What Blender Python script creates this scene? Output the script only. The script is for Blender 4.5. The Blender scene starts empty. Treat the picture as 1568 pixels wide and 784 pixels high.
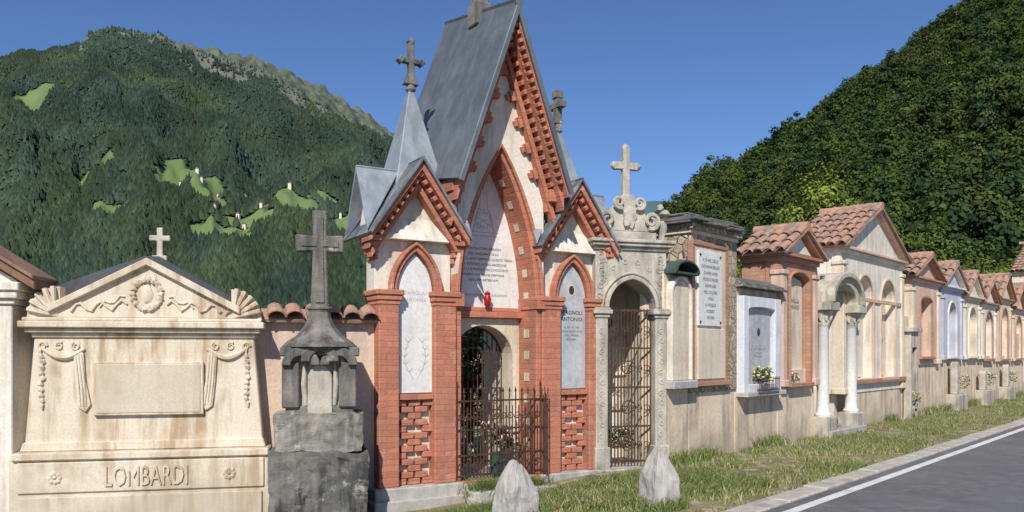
import bpy, math, random, bmesh
import numpy as np
from mathutils import Vector, Matrix
from mathutils import noise as mn
random.seed(7); np.random.seed(7)
R=random.uniform
scene=bpy.context.scene
coll=scene.collection

# ------------------------------------------------------------------ materials
def mixc(nt,fac,a,b,mode='MIX'):
    m=nt.nodes.new('ShaderNodeMix'); m.data_type='RGBA'; m.blend_type=mode
    for i,v in ((0,fac),(6,a),(7,b)):
        if hasattr(v,'links') : nt.links.new(v,m.inputs[i])
        else: m.inputs[i].default_value = v if i==0 else (*v,1)
    return m.outputs[2]
def ramp(nt,src,a,b):
    m=nt.nodes.new('ShaderNodeMapRange'); m.inputs[1].default_value=a; m.inputs[2].default_value=b
    m.interpolation_type='SMOOTHSTEP'
    nt.links.new(src,m.inputs[0]); return m.outputs[0]
def noise(nt,vec,scale,detail=6,rough=.6,mapscale=None):
    if mapscale:
        mp=nt.nodes.new('ShaderNodeMapping'); mp.inputs['Scale'].default_value=mapscale
        nt.links.new(vec,mp.inputs[0]); vec=mp.outputs[0]
    n=nt.nodes.new('ShaderNodeTexNoise'); n.inputs['Scale'].default_value=scale
    n.inputs['Detail'].default_value=detail; n.inputs['Roughness'].default_value=rough
    nt.links.new(vec,n.inputs[0]); return n.outputs[0]
def mat(name,c1,c2=None,scale=2.5,rough=.85,bump=.25,bscale=35,streak=None,samt=.5,dirt=None,dz=(0,.7),brick=False,spots=None,spotr=(.6,.66),metal=0,coord='Object',brow=.07,brickc=.78):
    m=bpy.data.materials.new(name); m.use_nodes=True; nt=m.node_tree; b=nt.nodes['Principled BSDF']
    b.inputs['Roughness'].default_value=rough; b.inputs['Metallic'].default_value=metal
    b.inputs['Specular IOR Level'].default_value=.3
    tc=nt.nodes.new('ShaderNodeTexCoord'); v=tc.outputs[coord]
    c2=c2 or tuple(x*.75 for x in c1)
    col=mixc(nt,ramp(nt,noise(nt,v,scale),.35,.65),c1,c2)
    fine=noise(nt,v,bscale,4,.7)
    col=mixc(nt,ramp(nt,fine,.35,.75),col,mixc(nt,1.0,col,(.82,.80,.78),'MULTIPLY'))
    if streak:
        s=ramp(nt,noise(nt,v,1.0,7,.65,(6,6,.7)),.41,.62)
        big=ramp(nt,noise(nt,v,1.3,4),.34,.60)
        mm=nt.nodes.new('ShaderNodeMath'); mm.operation='MULTIPLY'; nt.links.new(s,mm.inputs[0]); nt.links.new(big,mm.inputs[1])
        m2=nt.nodes.new('ShaderNodeMath'); m2.operation='MULTIPLY'; nt.links.new(mm.outputs[0],m2.inputs[0]); m2.inputs[1].default_value=samt*1.5; m2.use_clamp=True
        col=mixc(nt,m2.outputs[0],col,streak)
    if spots:
        s=ramp(nt,noise(nt,v,3.2,8,.72),*spotr)
        col=mixc(nt,s,col,spots)
    if dirt:
        sp=nt.nodes.new('ShaderNodeSeparateXYZ'); g=nt.nodes.new('ShaderNodeNewGeometry'); nt.links.new(g.outputs['Position'],sp.inputs[0])
        n2=noise(nt,v,2.2,6)
        ad=nt.nodes.new('ShaderNodeMath'); ad.operation='MULTIPLY_ADD'; nt.links.new(n2,ad.inputs[0]); ad.inputs[1].default_value=-1.4; nt.links.new(sp.outputs[2],ad.inputs[2])
        f=nt.nodes.new('ShaderNodeMapRange'); f.inputs[1].default_value=dz[1]-.6; f.inputs[2].default_value=dz[0]-.75
        nt.links.new(ad.outputs[0],f.inputs[0]); f.interpolation_type='SMOOTHSTEP'
        fm=nt.nodes.new('ShaderNodeMath'); fm.operation='MULTIPLY'; fm.inputs[1].default_value=.75; nt.links.new(f.outputs[0],fm.inputs[0])
        col=mixc(nt,fm.outputs[0],col,dirt)
    h=fine
    if brick:
        sp=nt.nodes.new('ShaderNodeSeparateXYZ'); nt.links.new(v,sp.inputs[0])
        a=nt.nodes.new('ShaderNodeMath'); nt.links.new(sp.outputs[0],a.inputs[0]); nt.links.new(sp.outputs[1],a.inputs[1])
        wob=nt.nodes.new('ShaderNodeMath'); wob.operation='MULTIPLY_ADD'; nt.links.new(noise(nt,v,3,2),wob.inputs[0]); wob.inputs[1].default_value=.05; nt.links.new(sp.outputs[2],wob.inputs[2])
        cb=nt.nodes.new('ShaderNodeCombineXYZ'); nt.links.new(a.outputs[0],cb.inputs[0]); nt.links.new(wob.outputs[0],cb.inputs[1])
        bt=nt.nodes.new('ShaderNodeTexBrick'); bt.inputs['Scale'].default_value=1; bt.inputs['Brick Width'].default_value=.3
        bt.inputs['Row Height'].default_value=brow; bt.inputs['Mortar Size'].default_value=.006; bt.inputs['Mortar Smooth'].default_value=.9
        nt.links.new(cb.outputs[0],bt.inputs[0])
        bt.inputs['Color1'].default_value=(.84,.84,.84,1); bt.inputs['Color2'].default_value=(1.1,1.1,1.1,1); bt.inputs['Mortar'].default_value=(brickc,)*3+(1,)
        col=mixc(nt,.8,col,bt.outputs[0],'MULTIPLY')
        hm=nt.nodes.new('ShaderNodeMath'); hm.operation='MULTIPLY_ADD'; nt.links.new(bt.outputs['Fac'],hm.inputs[0]); hm.inputs[1].default_value=-.6; nt.links.new(fine,hm.inputs[2]); h=hm.outputs[0]
    nt.links.new(col,b.inputs['Base Color'])
    bp=nt.nodes.new('ShaderNodeBump'); bp.inputs['Strength'].default_value=bump; bp.inputs['Distance'].default_value=.02
    nt.links.new(h,bp.inputs['Height']); nt.links.new(bp.outputs[0],b.inputs['Normal'])
    return m
def leafmat(name,c1,c2,attr=None,rand=True,nscale=.6):
    m=bpy.data.materials.new(name); m.use_nodes=True; nt=m.node_tree; b=nt.nodes['Principled BSDF']
    b.inputs['Roughness'].default_value=.7; b.inputs['Specular IOR Level'].default_value=.12
    tc=nt.nodes.new('ShaderNodeTexCoord')
    f=ramp(nt,noise(nt,tc.outputs['Object'],nscale,5,.7),.35,.65)
    col=mixc(nt,f,c1,c2)
    if rand:
        oi=nt.nodes.new('ShaderNodeObjectInfo')
        col=mixc(nt,oi.outputs['Random'],mixc(nt,1.0,col,(.45,.6,.65),'MULTIPLY'),mixc(nt,1.0,col,(1.65,1.4,.9),'MULTIPLY'))
    if attr:
        at=nt.nodes.new('ShaderNodeAttribute'); at.attribute_name=attr
        col=mixc(nt,1.0,col,at.outputs[0],'MULTIPLY')
    nt.links.new(col,b.inputs['Base Color'])
    return m

RED=mat('red_brick_paint',(.57,.225,.14),(.48,.18,.115),3,.85,.4,30,streak=(.34,.17,.12),samt=.4,brick=True,spots=(.60,.36,.26),spotr=(.54,.74))
CREAM=mat('cream_plaster',(.76,.67,.53),(.70,.60,.46),1.6,.9,.25,25,streak=(.42,.35,.26),samt=.5)
WALLP=mat('old_wall_plaster',(.80,.66,.49),(.72,.57,.42),1.1,.92,.4,18,streak=(.40,.33,.26),samt=.7,dirt=(.36,.30,.23),dz=(-.15,.55),spots=(.56,.51,.43),spotr=(.56,.64))
WALLL=mat('pink_wall_plaster',(.72,.55,.43),(.66,.5,.39),1.5,.92,.4,22,streak=(.42,.35,.29),samt=.6,dirt=(.3,.25,.2))
WHITEP=mat('white_plaster',(.80,.75,.66),(.74,.68,.58),2,.9,.2,28,streak=(.45,.39,.32),samt=.5)
MARBLE=mat('white_marble',(.80,.78,.75),(.73,.72,.7),2,.55,.06,20,streak=(.56,.55,.53),samt=.3)
GMARBLE=mat('grey_marble',(.52,.53,.54),(.42,.44,.46),3,.55,.08,12,streak=(.33,.34,.36),samt=.45)
LSTONE=mat('lombardi_stone',(.75,.665,.54),(.68,.585,.46),1.6,.85,.22,45,streak=(.42,.31,.2),samt=.75,spots=(.52,.42,.3),spotr=(.57,.74),dirt=(.44,.38,.3),dz=(-.3,.45))
GSTONE=mat('grey_carved_stone',(.60,.55,.46),(.46,.42,.35),4,.9,.4,40,streak=(.2,.185,.165),samt=.55)
DSTONE=mat('dark_weathered_stone',(.26,.24,.21),(.16,.15,.135),4,.9,.5,30,streak=(.06,.06,.058),samt=.6,spots=(.38,.36,.31))
ROCKM=mat('rough_base_rock',(.21,.2,.18),(.12,.12,.115),2.2,.95,.9,14,streak=(.045,.045,.045),samt=.8,spots=(.36,.33,.28),spotr=(.55,.68))
ROCKU=mat('upper_base_rock',(.36,.34,.3),(.24,.225,.2),3,.95,.9,14,streak=(.1,.1,.09),samt=.7,spots=(.5,.47,.4),spotr=(.56,.7))
GRANITE=mat('granite',(.54,.51,.47),(.43,.41,.385),6,.85,.35,90,streak=(.27,.26,.24),samt=.5)
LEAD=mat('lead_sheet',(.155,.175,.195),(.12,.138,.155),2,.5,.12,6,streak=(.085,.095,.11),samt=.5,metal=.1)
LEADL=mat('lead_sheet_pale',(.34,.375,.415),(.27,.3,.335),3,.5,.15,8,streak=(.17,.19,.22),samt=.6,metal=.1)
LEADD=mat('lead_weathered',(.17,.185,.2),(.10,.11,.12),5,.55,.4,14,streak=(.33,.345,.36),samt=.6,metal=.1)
SLATE=mat('slate',(.19,.18,.165),(.11,.11,.105),5,.8,.5,14,spots=(.34,.3,.24))
DSLATE=mat('dark_slate_roof',(.08,.085,.1),(.055,.06,.07),3,.65,.2,20)
IRON=mat('wrought_iron',(.05,.033,.027),(.11,.05,.03),8,.7,.2,60)
TILE=mat('terracotta_tile',(.50,.29,.2),(.38,.23,.17),5,.9,.4,25,spots=(.24,.19,.16),spotr=(.48,.6))
WOOD=mat('brown_wood',(.30,.17,.11),(.2,.115,.08),4,.8,.3,30)
LAV=mat('lavender_plaster',(.54,.56,.68),(.48,.5,.62),2,.9,.2,25,streak=(.35,.35,.4),samt=.5)
PINK=mat('pink_plaster',(.70,.51,.40),(.64,.45,.35),2,.9,.2,25,streak=(.4,.29,.23),samt=.5)
TERRA=mat('terracotta_trim',(.52,.27,.18),(.44,.22,.15),3,.9,.4,30,brick=True,streak=(.33,.23,.18),samt=.6)
def rubble():
    m=bpy.data.materials.new('rubble_masonry'); m.use_nodes=True; nt=m.node_tree; b=nt.nodes['Principled BSDF']; b.inputs['Roughness'].default_value=.95
    tc=nt.nodes.new('ShaderNodeTexCoord')
    vo=nt.nodes.new('ShaderNodeTexVoronoi'); vo.inputs['Scale'].default_value=9; nt.links.new(tc.outputs['Object'],vo.inputs[0])
    vd=nt.nodes.new('ShaderNodeTexVoronoi'); vd.feature='DISTANCE_TO_EDGE'; vd.inputs['Scale'].default_value=9; nt.links.new(tc.outputs['Object'],vd.inputs[0])
    sp=nt.nodes.new('ShaderNodeSeparateColor'); nt.links.new(vo.outputs['Color'],sp.inputs[0])
    col=mixc(nt,sp.outputs[0],(.6,.5,.36),(.34,.25,.18))
    e=ramp(nt,vd.outputs['Distance'],0,.08)
    col=mixc(nt,e,(.52,.46,.37),col)
    col=mixc(nt,ramp(nt,noise(nt,tc.outputs['Object'],30),.3,.7),col,mixc(nt,1.0,col,(.65,.63,.6),'MULTIPLY'))
    nt.links.new(col,b.inputs['Base Color'])
    bp=nt.nodes.new('ShaderNodeBump'); bp.inputs['Strength'].default_value=.9; bp.inputs['Distance'].default_value=.04
    nt.links.new(e,bp.inputs['Height']); nt.links.new(bp.outputs[0],b.inputs['Normal']); return m
RUBBLE=rubble()
INK=mat('engraved_ink',(.26,.25,.24),(.2,.19,.18)); INKR=mat('engraved_grey',(.52,.5,.47),(.45,.43,.4)); BLACK=mat('dark_letters',(.05,.05,.05))
ROSE=mat('red_lamp_glass',(.5,.02,.02),(.4,.015,.015),rough=.3); WHITEF=mat('white_petal',(.75,.68,.65),(.75,.5,.48)); YEL=mat('yellow_petal',(.7,.55,.08),(.75,.65,.3))
ORANGE=mat('orange_petal',(.7,.2,.04),(.6,.08,.05)); TEAL=mat('teal_vase',(.02,.16,.15),rough=.3); COPPER=mat('green_copper',(.07,.1,.09),(.04,.06,.06))
FLEAF=leafmat('flower_leaf',(.05,.1,.03),(.08,.13,.04),rand=False,nscale=5)

# ------------------------------------------------------------------ primitive geometry
def box(x0,x1,y0,y1,z0,z1):
    V=[(x,y,z) for z in (z0,z1) for y in (y0,y1) for x in (x0,x1)]
    return V,[(0,2,3,1),(4,5,7,6),(0,1,5,4),(2,6,7,3),(0,4,6,2),(1,3,7,5)]
def prism(poly,y0,y1):
    n=len(poly); V=[(x,y0,z) for x,z in poly]+[(x,y1,z) for x,z in poly]
    F=[tuple(range(n)),tuple(range(2*n-1,n-1,-1))]+[(i,i+n,(i+1)%n+n,(i+1)%n) for i in range(n)]
    return V,F
def prismx(poly,x0,x1):
    V,F=prism(poly,0,1); return [((x0 if y==0 else x1),x,z) for x,y,z in V],F
def strip(A,B,y0,y1):
    n=len(A); V=[]
    for (ax,az),(bx,bz) in zip(A,B): V+=[(ax,y0,az),(bx,y0,bz),(bx,y1,bz),(ax,y1,az)]
    F=[]
    for i in range(n-1):
        a=4*i;b=a+4
        for j in range(4): F.append((a+j,a+(j+1)%4,b+(j+1)%4,b+j))
    F+=[(0,1,2,3),(4*n-1,4*n-2,4*n-3,4*n-4)]
    return V,F
def arch(hw,h,n=14):
    if h<=hw*1.02:
        return [(-hw*math.cos(math.pi*i/n),h*math.sin(math.pi*i/n)) for i in range(n+1)]
    c=(h*h-hw*hw)/(2*hw); r=hw+c; a=math.asin(h/r); k=n//2; L=[]
    for i in range(k+1):
        t=a*i/k; L.append((c-r*math.cos(t),r*math.sin(t)))
    return L+[(-x,z) for x,z in L[::-1][1:]]
def aring(cx,hw,h,zs,t,y0,y1,zleg=None,n=16,tt=None):
    tt=tt or t
    A=[(cx+x,zs+z) for x,z in arch(hw,h,n)]; B=[(cx+x,zs+z) for x,z in arch(hw+t,h+tt,n)]
    if zleg is not None:
        A=[(cx-hw,zleg)]+A+[(cx+hw,zleg)]; B=[(cx-hw-t,zleg)]+B+[(cx+hw+t,zleg)]
    return strip(A,B,y0,y1)
def merge(*L):
    V=[];F=[]
    for v,f in L:
        o=len(V); V+=list(v); F+=[tuple(i+o for i in q) for q in f]
    return V,F
def wallarch(x0,x1,z0,z1,cx,hw,h,zs,y0,y1,sill=None,n=16):
    A=[(cx+x,zs+z) for x,z in arch(hw,h,n)]; B=[(x,z1) for x,z in A]
    L=[box(x0,cx-hw,y0,y1,z0,z1),box(cx+hw,x1,y0,y1,z0,z1),strip(A,B,y0,y1)]
    if sill is not None: L.append(box(cx-hw,cx+hw,y0,y1,z0,sill))
    return merge(*L)
def archpoly(cx,hw,h,zs,z0,n=14): return [(cx-hw,z0)]+[(cx+x,zs+z) for x,z in arch(hw,h,n)]+[(cx+hw,z0)]
def lathe(prof,cx=0,cy=0,n=16):
    V=[];F=[]
    for r,z in prof:
        for i in range(n):
            a=2*math.pi*(i+(.5 if n==4 else 0))/n; V.append((cx+r*math.cos(a),cy+r*math.sin(a),z))
    for j in range(len(prof)-1):
        for i in range(n): F.append((j*n+i,j*n+(i+1)%n,(j+1)*n+(i+1)%n,(j+1)*n+i))
    F.append(tuple(range(n))[::-1]); F.append(tuple((len(prof)-1)*n+i for i in range(n)))
    return V,F
def tube(P,r,n=6):
    P=[Vector(p) for p in P]; V=[];F=[]; m=len(P)
    rr=r if isinstance(r,(list,tuple)) else [r]*m
    for i,p in enumerate(P):
        d=(P[min(i+1,m-1)]-P[max(i-1,0)]).normalized()
        u=d.cross(Vector((0,1,.02))); 
        if u.length<.2: u=d.cross(Vector((1,0,0)))
        u.normalize(); w=d.cross(u)
        for k in range(n):
            a=2*math.pi*k/n; V.append(tuple(p+rr[i]*(u*math.cos(a)+w*math.sin(a))))
    for i in range(m-1):
        for k in range(n): F.append((i*n+k,i*n+(k+1)%n,(i+1)*n+(k+1)%n,(i+1)*n+k))
    F.append(tuple(range(n))[::-1]); F.append(tuple((m-1)*n+k for k in range(n)))
    return V,F
def spiral(cx,y,cz,r0,r1,a0,turns,r,n=22,tap=True,m=6):
    P=[];rr=[]
    for i in range(n+1):
        t=i/n; a=a0+turns*2*math.pi*t; q=r0+(r1-r0)*t; P.append((cx+q*math.cos(a),y,cz+q*math.sin(a))); rr.append(r*(1-.5*t) if tap else r)
    return tube(P,rr,m)
def blob(c,rad,amp=.15,nu=12,nv=8,seed=0):
    rs=random.Random(seed); ph=[(rs.uniform(1,4),rs.uniform(1,4),rs.uniform(1,4),rs.uniform(0,6)) for _ in range(6)]
    V=[];F=[]
    for j in range(nv+1):
        th=math.pi*j/nv
        for i in range(nu):
            a=2*math.pi*i/nu; d=(math.sin(th)*math.cos(a),math.sin(th)*math.sin(a),math.cos(th))
            k=1+amp*sum(math.sin(p[0]*d[0]*2+p[1]*d[1]*2+p[2]*d[2]*2+p[3]) for p in ph)/3
            V.append(tuple(c[q]+rad[q]*d[q]*k for q in range(3)))
    for j in range(nv):
        for i in range(nu): F.append((j*nu+i,j*nu+(i+1)%nu,(j+1)*nu+(i+1)%nu,(j+1)*nu+i))
    return V,F
def rake(x0,z0,x1,z1,t0,t1,y0,y1):
    d=Vector((x1-x0,z1-z0)).normalized(); n=Vector((d.y,-d.x))
    if n.y>0: n=-n
    k0=t0/abs(n.y); k1=t1/abs(n.y)
    return prism([(x0,z0-k0),(x1,z1-k0),(x1,z1-k1),(x0,z0-k1)],y0,y1)
def dentils(x0,z0,x1,z1,t0,t1,y0,y1,step,w,skip=.05):
    L=[]; d=Vector((x1-x0,z1-z0)); Ln=d.length; d.normalize(); n=Vector((d.y,-d.x))
    if n.y>0: n=-n
    s=skip
    while s+w<Ln-skip:
        a=Vector((x0,z0))+d*s+n*t0; b=a+d*w; c=b+n*(t1-t0); e=a+n*(t1-t0)
        L.append(prism([tuple(a),tuple(b),tuple(c),tuple(e)],y0,y1)); s+=step
    return merge(*L)
def slab4(P,t=.03):
    P=[Vector(p) for p in P]; n=(P[1]-P[0]).cross(P[2]-P[0]).normalized(); n=n if n.z>0 else -n
    V=[tuple(p) for p in P]+[tuple(p-n*t) for p in P]; k=len(P)
    return V,[tuple(range(k)),tuple(range(2*k-1,k-1,-1))]+[(i,(i+1)%k,(i+1)%k+k,i+k) for i in range(k)]
def tiles(r0,r1,e0,e1,rows,segs,rad=.075):
    r0,r1,e0,e1=map(Vector,(r0,r1,e0,e1)); L=[]
    for i in range(rows):
        f=(i+.5)/rows
        a=r0.lerp(r1,f); b=e0.lerp(e1,f); d=(b-a).normalized(); s=(r1-r0).normalized(); up=s.cross(d)
        if up.z<0: up=-up
        for j in range(segs):
            jit=R(-.018,.018)
            p=a.lerp(b,j/segs)+s*jit; q=a.lerp(b,(j+1.15+R(-.06,.06))/segs)+s*(jit+R(-.015,.015))
            V=[];F=[]; n=6; rr0=rad*.86; rr1=rad*1.05
            for pt,rr,hh in ((p,rr0,.0),(q,rr1,.022+R(0,.012))):
                for th in (0,.014):
                    for k in range(n+1):
                        g=math.pi*k/n; V.append(tuple(pt+s*math.cos(g)*(rr-th)+up*(math.sin(g)*(rr-th)*.8+hh+.01)))
            m=n+1
            for k in range(n):
                F+=[(k,k+1,2*m+k+1,2*m+k),(m+k,3*m+k,3*m+k+1,m+k+1),(2*m+k,2*m+k+1,3*m+k+1,3*m+k)]
            L.append((V,F))
    s=(r1-r0).normalized()
    up=s.cross((e0-r0).normalized()); up=up if up.z>0 else -up
    V=[tuple(v) for v in (r0,r1,e1,e0)]+[tuple(v-up*.04) for v in (r0,r1,e1,e0)]
    L.append((V,[(0,1,2,3),(7,6,5,4),(0,4,5,1),(1,5,6,2),(2,6,7,3),(3,7,4,0)]))
    return merge(*L)

class G:
    def __init__(s,name,o=(0,0,0),deg=0):
        s.e=bpy.data.objects.new(name,None); coll.objects.link(s.e); s.e.empty_display_size=.2
        s.e.location=o; s.e.rotation_euler=(0,0,math.radians(deg)); s.p={}
    def add(s,part,m,g,bev=.007,smooth=False):
        V,F=g; j=(R(-.0012,.0012),R(-.0012,.0012),R(-.0012,.0012))
        d=s.p.setdefault(part,[m,[],[],bev,smooth]); o=len(d[1])
        d[1]+=[(x+j[0],y+j[1],z+j[2]) for x,y,z in V]; d[2]+=[tuple(i+o for i in f) for f in F]
    def done(s):
        for part,(m,V,F,bev,sm) in s.p.items():
            me=bpy.data.meshes.new(part); me.from_pydata(V,[],F)
            bm=bmesh.new(); bm.from_mesh(me); bmesh.ops.recalc_face_normals(bm,faces=bm.faces); bm.to_mesh(me); bm.free()
            me.materials.append(m)
            ob=bpy.data.objects.new(part,me); coll.objects.link(ob); ob.parent=s.e
            if sm:
                me.polygons.foreach_set('use_smooth',[True]*len(me.polygons)); me.set_sharp_from_angle(angle=.75)
            elif bev:
                b=ob.modifiers.new('b','BEVEL'); b.width=bev; b.segments=1; b.limit_method='ANGLE'
        return s
    def text(s,part,body,x,y,z,size,m,ext=.002,spacing=1.0,line=1.0,sx=1):
        c=bpy.data.curves.new(part,'FONT'); c.body=body; c.size=size; c.extrude=ext; c.align_x='CENTER'; c.align_y='TOP'
        c.space_line=line; c.space_character=spacing; c.materials.append(m); c.resolution_u=2
        ob=bpy.data.objects.new(part,c); coll.objects.link(ob); ob.parent=s.e; ob.location=(x,y,z); ob.rotation_euler=(math.pi/2,0,0); ob.scale=(sx,1,1)
        return ob
def flowers(g,cx,cy,cz,r,cols,n=60,part='flowers'):
    for i in range(n*3):
        a=R(0,6.28); q=r*math.sqrt(R(0,1)); z=R(-.6,.7)*r; c=(cx+q*math.cos(a),cy+q*math.sin(a),cz+z)
        w=R(.015,.035); t=R(0,6.28); u=Vector((math.cos(t),math.sin(t),R(-.8,.8)))*w; v=Vector((R(-1,1),R(-1,1),R(.2,1)))*w
        c=Vector(c); g.add(part+'_leaves',FLEAF,([tuple(c-u),tuple(c-v*.5),tuple(c+u),tuple(c+v)],[(0,1,2,3)]),0)
    for i in range(n//2):
        a=R(0,6.28); q=r*math.sqrt(R(0,1)); z=R(-.4,.9)*r
        k=random.randrange(len(cols)); w=R(.014,.03)
        g.add(part+'_blooms_%d'%k,cols[k],blob((cx+q*math.cos(a),cy+q*math.sin(a),cz+z),(w,w,w*.8),.3,6,4,i),0,True)
def stonecross(g,m,cx,cy,z0,H,arm,w,za,part='cross'):
    a=w/2
    g.add(part,m,prism([(cx-a*1.15,z0),(cx+a*1.15,z0),(cx+a,z0+za-a),(cx+arm,z0+za-a*1.1),(cx+arm,z0+za+a*1.1),(cx+a,z0+za+a),(cx+a*1.1,z0+H),(cx-a*1.1,z0+H),(cx-a,z0+za+a),(cx-arm,z0+za+a*1.1),(cx-arm,z0+za-a*1.1),(cx-a,z0+za-a)],cy-a*.8,cy+a*.8),.008)

# ------------------------------------------------------------------ brick chapel
CH=G('brick_gothic_chapel',(-.19,10.35,0),30.6)
add=CH.add
for sd in (-1,1):
    cx=1.155*sd
    def X(a,b): return (a,b) if sd>0 else (-b,-a)
    add('granite_plinth',GRANITE,box(*X(.57,1.72),-.17,.5,-.4,-.002),.012)
    add('granite_plinth',GRANITE,box(*X(.53,1.75),-.23,.48,-.4,-.14),.012)
    add('brick_pilasters',RED,box(*X(1.39,1.65),-.1,.3,0,2.2),.012)
    add('brick_pilasters',RED,box(*X(.632,.93),-.1,.3,0,2.2),.012)
    for a,b in ((1.39,1.65),(.632,.93)):
        for i,(e,z0,z1) in enumerate(((.012,2.17,2.22),(.028,2.22,2.28),(.045,2.28,2.345))):
            add('brick_capitals',RED,box(*X(a-e,b+e),-.1-e,.31,z0,z1),.008)
    add('turret_plaster',WHITEP,box(*X(.66,1.60),.3,.46,-.1,3.02))
    add('turret_plaster',WHITEP,box(*X(.93,1.39),.085,.3,1.08,2.3))
    add('lattice_back',CREAM,box(*X(.93,1.39),.05,.3,-.0,1.1))
    rows=13; rh=1.03/rows; cw=.46/5
    for r in range(rows):
        k=(0,1,2,1)[(r+2)%4]
        for c in sorted({2-k,2+k}|({0,4} if k==2 else set())|({2} if r in (0,rows-1) else set())):
            xc=.93+(c+.5)*cw; hw=cw*(.86 if k<2 else .8)
            a,b=X(max(.925,xc-hw),min(1.395,xc+hw))
            add('brick_lattice',RED,box(a,b,-.02+R(0,.008),.06,r*rh+.003,(r+1)*rh-.003),.006)
    add('brick_lattice',RED,box(*X(.93,1.39),-.06,.12,1.03,1.1),.008)
    add('turret_plaster',WHITEP,prism([(cx-.50,2.2),(cx+.50,2.2),(cx+.50,3.0),(cx,3.78),(cx-.50,3.0)],.03,.31))
    slab=MARBLE if sd<0 else GMARBLE
    add('memorial_slab' if sd<0 else 'memorial_slab_grey',slab,prism(archpoly(cx,.232,.47,2.32,1.11),-.01,.05),.004)
    add('lancet_arch',RED,aring(cx,.245,.48,2.345,.065,-.06,.04,n=18),.008)
    add('lancet_arch',RED,aring(cx,.30,.55,2.345,.04,-.09,.03,n=18),.008)
    for q in (-1,1):
        x0=cx+q*.62
        add('turret_rakes',RED,rake(x0+q*.02,3.0,cx,3.88,.0,.06,-.24,.1))
        add('turret_rakes',RED,rake(x0,2.99,cx,3.87,.055,.10,-.12,.06))
        add('turret_rakes',RED,rake(x0-q*.03,3.03,cx,3.865,.12,.18,-.12,.06))
        add('turret_rakes',RED,dentils(x0,3.0,cx,3.88,.06,.12,-.2,-.11,.11,.055))
        for i in range(4):
            add('corbels',RED,box(min(cx+q*.49,cx+q*(.52+.03*i)),max(cx+q*.49,cx+q*(.52+.03*i)),-.05-.04*i,.25,2.70+.07*i,2.765+.07*i),.006)
    ez=2.99; pz=3.94; yc=.18
    for q in (-1,1):
        add('turret_roof',LEADD,slab4([(cx,-.28,pz),(cx,.78,pz),(cx+q*.67,.78,ez),(cx+q*.67,-.28,ez)]),.004)
        for f in (-1,1):
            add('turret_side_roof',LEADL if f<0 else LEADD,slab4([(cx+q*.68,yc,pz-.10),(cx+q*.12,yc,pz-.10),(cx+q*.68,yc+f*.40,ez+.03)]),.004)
    add('turret_plaster',WHITEP,prismx([(yc-.28,2.95),(yc+.28,2.95),(yc,3.55)],cx-.56,cx+.56))
    za=4.93 if sd<0 else 4.72; sx=cx+.13 if sd<0 else cx+.06; ys=.42
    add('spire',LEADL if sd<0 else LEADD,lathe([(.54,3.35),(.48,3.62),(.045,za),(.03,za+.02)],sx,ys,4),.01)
    add('spire_finial',DSTONE,lathe([(.05,za-.03),(.07,za),(.05,za+.05),(.035,za+.1)],sx,ys,8),0,True)
    w=.05; zc=za+.36
    if sd<0:
        add('spire_cross',DSTONE,box(sx-w*.7,sx+w*.7,ys-.04,ys+.04,za+.05,za+.62))
        add('spire_cross',DSTONE,box(sx-.14,sx+.14,ys-.038,ys+.038,zc-w*.6,zc+w*.6))
        for dx,dz in ((-.14,0),(.14,0),(0,.25)):
            add('spire_cross',DSTONE,prism([(sx+dx-.05,za+.36+dz),(sx+dx,za+.41+dz),(sx+dx+.05,za+.36+dz),(sx+dx,za+.31+dz)],ys-.05,ys+.05),.01)
        add('spire_cross',DSTONE,prism([(sx-.1,za+.06),(sx+.1,za+.06),(sx+.035,za+.2),(sx-.035,za+.2)],ys-.05,ys+.05),.01)
    else:
        add('spire_cross',DSTONE,box(sx-.045,sx+.045,ys-.05,ys+.05,za+.03,za+.55))
        add('spire_cross',DSTONE,box(sx-.05,sx+.05,ys-.15,ys+.15,zc-.045,zc+.045))
        add('spire_cross',DSTONE,box(sx-.06,sx+.06,ys-.06,ys+.06,za+.46,za+.57),.015)
        add('spire_cross',DSTONE,box(sx-.06,sx+.06,ys-.06,ys+.06,za+.1,za+.16),.015)
# central bay
add('central_arch',RED,aring(0,.55,1.95,2.2,.078,-.07,.4,zleg=0,n=28),.01)
add('central_arch',RED,aring(0,.60,2.03,2.2,.05,-.13,.05,n=28),.01)
add('central_capitals',RED,merge(box(.535,.66,-.13,.42,2.17,2.33),box(-.66,-.535,-.13,.42,2.17,2.33)))
ap=arch(.55,1.95,40)
for i in (24,27,30,33,36,39):
    for m in (i,40-i):
        x,z=ap[m]; x2,z2=ap[m-1] if m>20 else ap[m+1]
        s=.006 if x<0 else -.006
        add('arch_insets',CREAM,([(x+s,.11,2.2+z),(x+s,.23,2.2+z),(x2+s,.23,2.2+z2),(x2+s,.11,2.2+z2)],[(0,1,2,3)]),0)
for i in range(6):
    z=.35+i*.29
    for s in (-1,1): add('arch_insets',CREAM,box(s*.547-.004,s*.547+.004,.11,.23,z,z+.11),0)
add('tympanum_marble',MARBLE,prism(archpoly(0,.56,1.96,2.2,2.1,28),.37,.45),0)
add('string_course',RED,box(-.56,.56,.28,.40,2.06,2.14)); add('string_course',RED,box(-.56,.56,.31,.40,2.14,2.2))
add('door_wall',CREAM,wallarch(-.56,.56,-.1,2.06,0,.46,.46,1.5,.372,.74))
add('chapel_floor',GRANITE,box(-.62,.62,-.15,1.45,-.2,-.03))
add('side_walls',CREAM,merge(box(-.82,-.56,.75,1.4,-.1,3.7),box(.56,.82,.75,1.4,-.1,3.7)))
add('side_walls',CREAM,merge(box(-.80,-.60,.46,.75,-.1,3.7),box(.60,.80,.46,.75,-.1,3.7)))
A=[(x,2.2+z) for x,z in arch(.63,2.05,30)]; B=[(x,5.8-abs(x)*2.75) for x,z in A]
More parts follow.
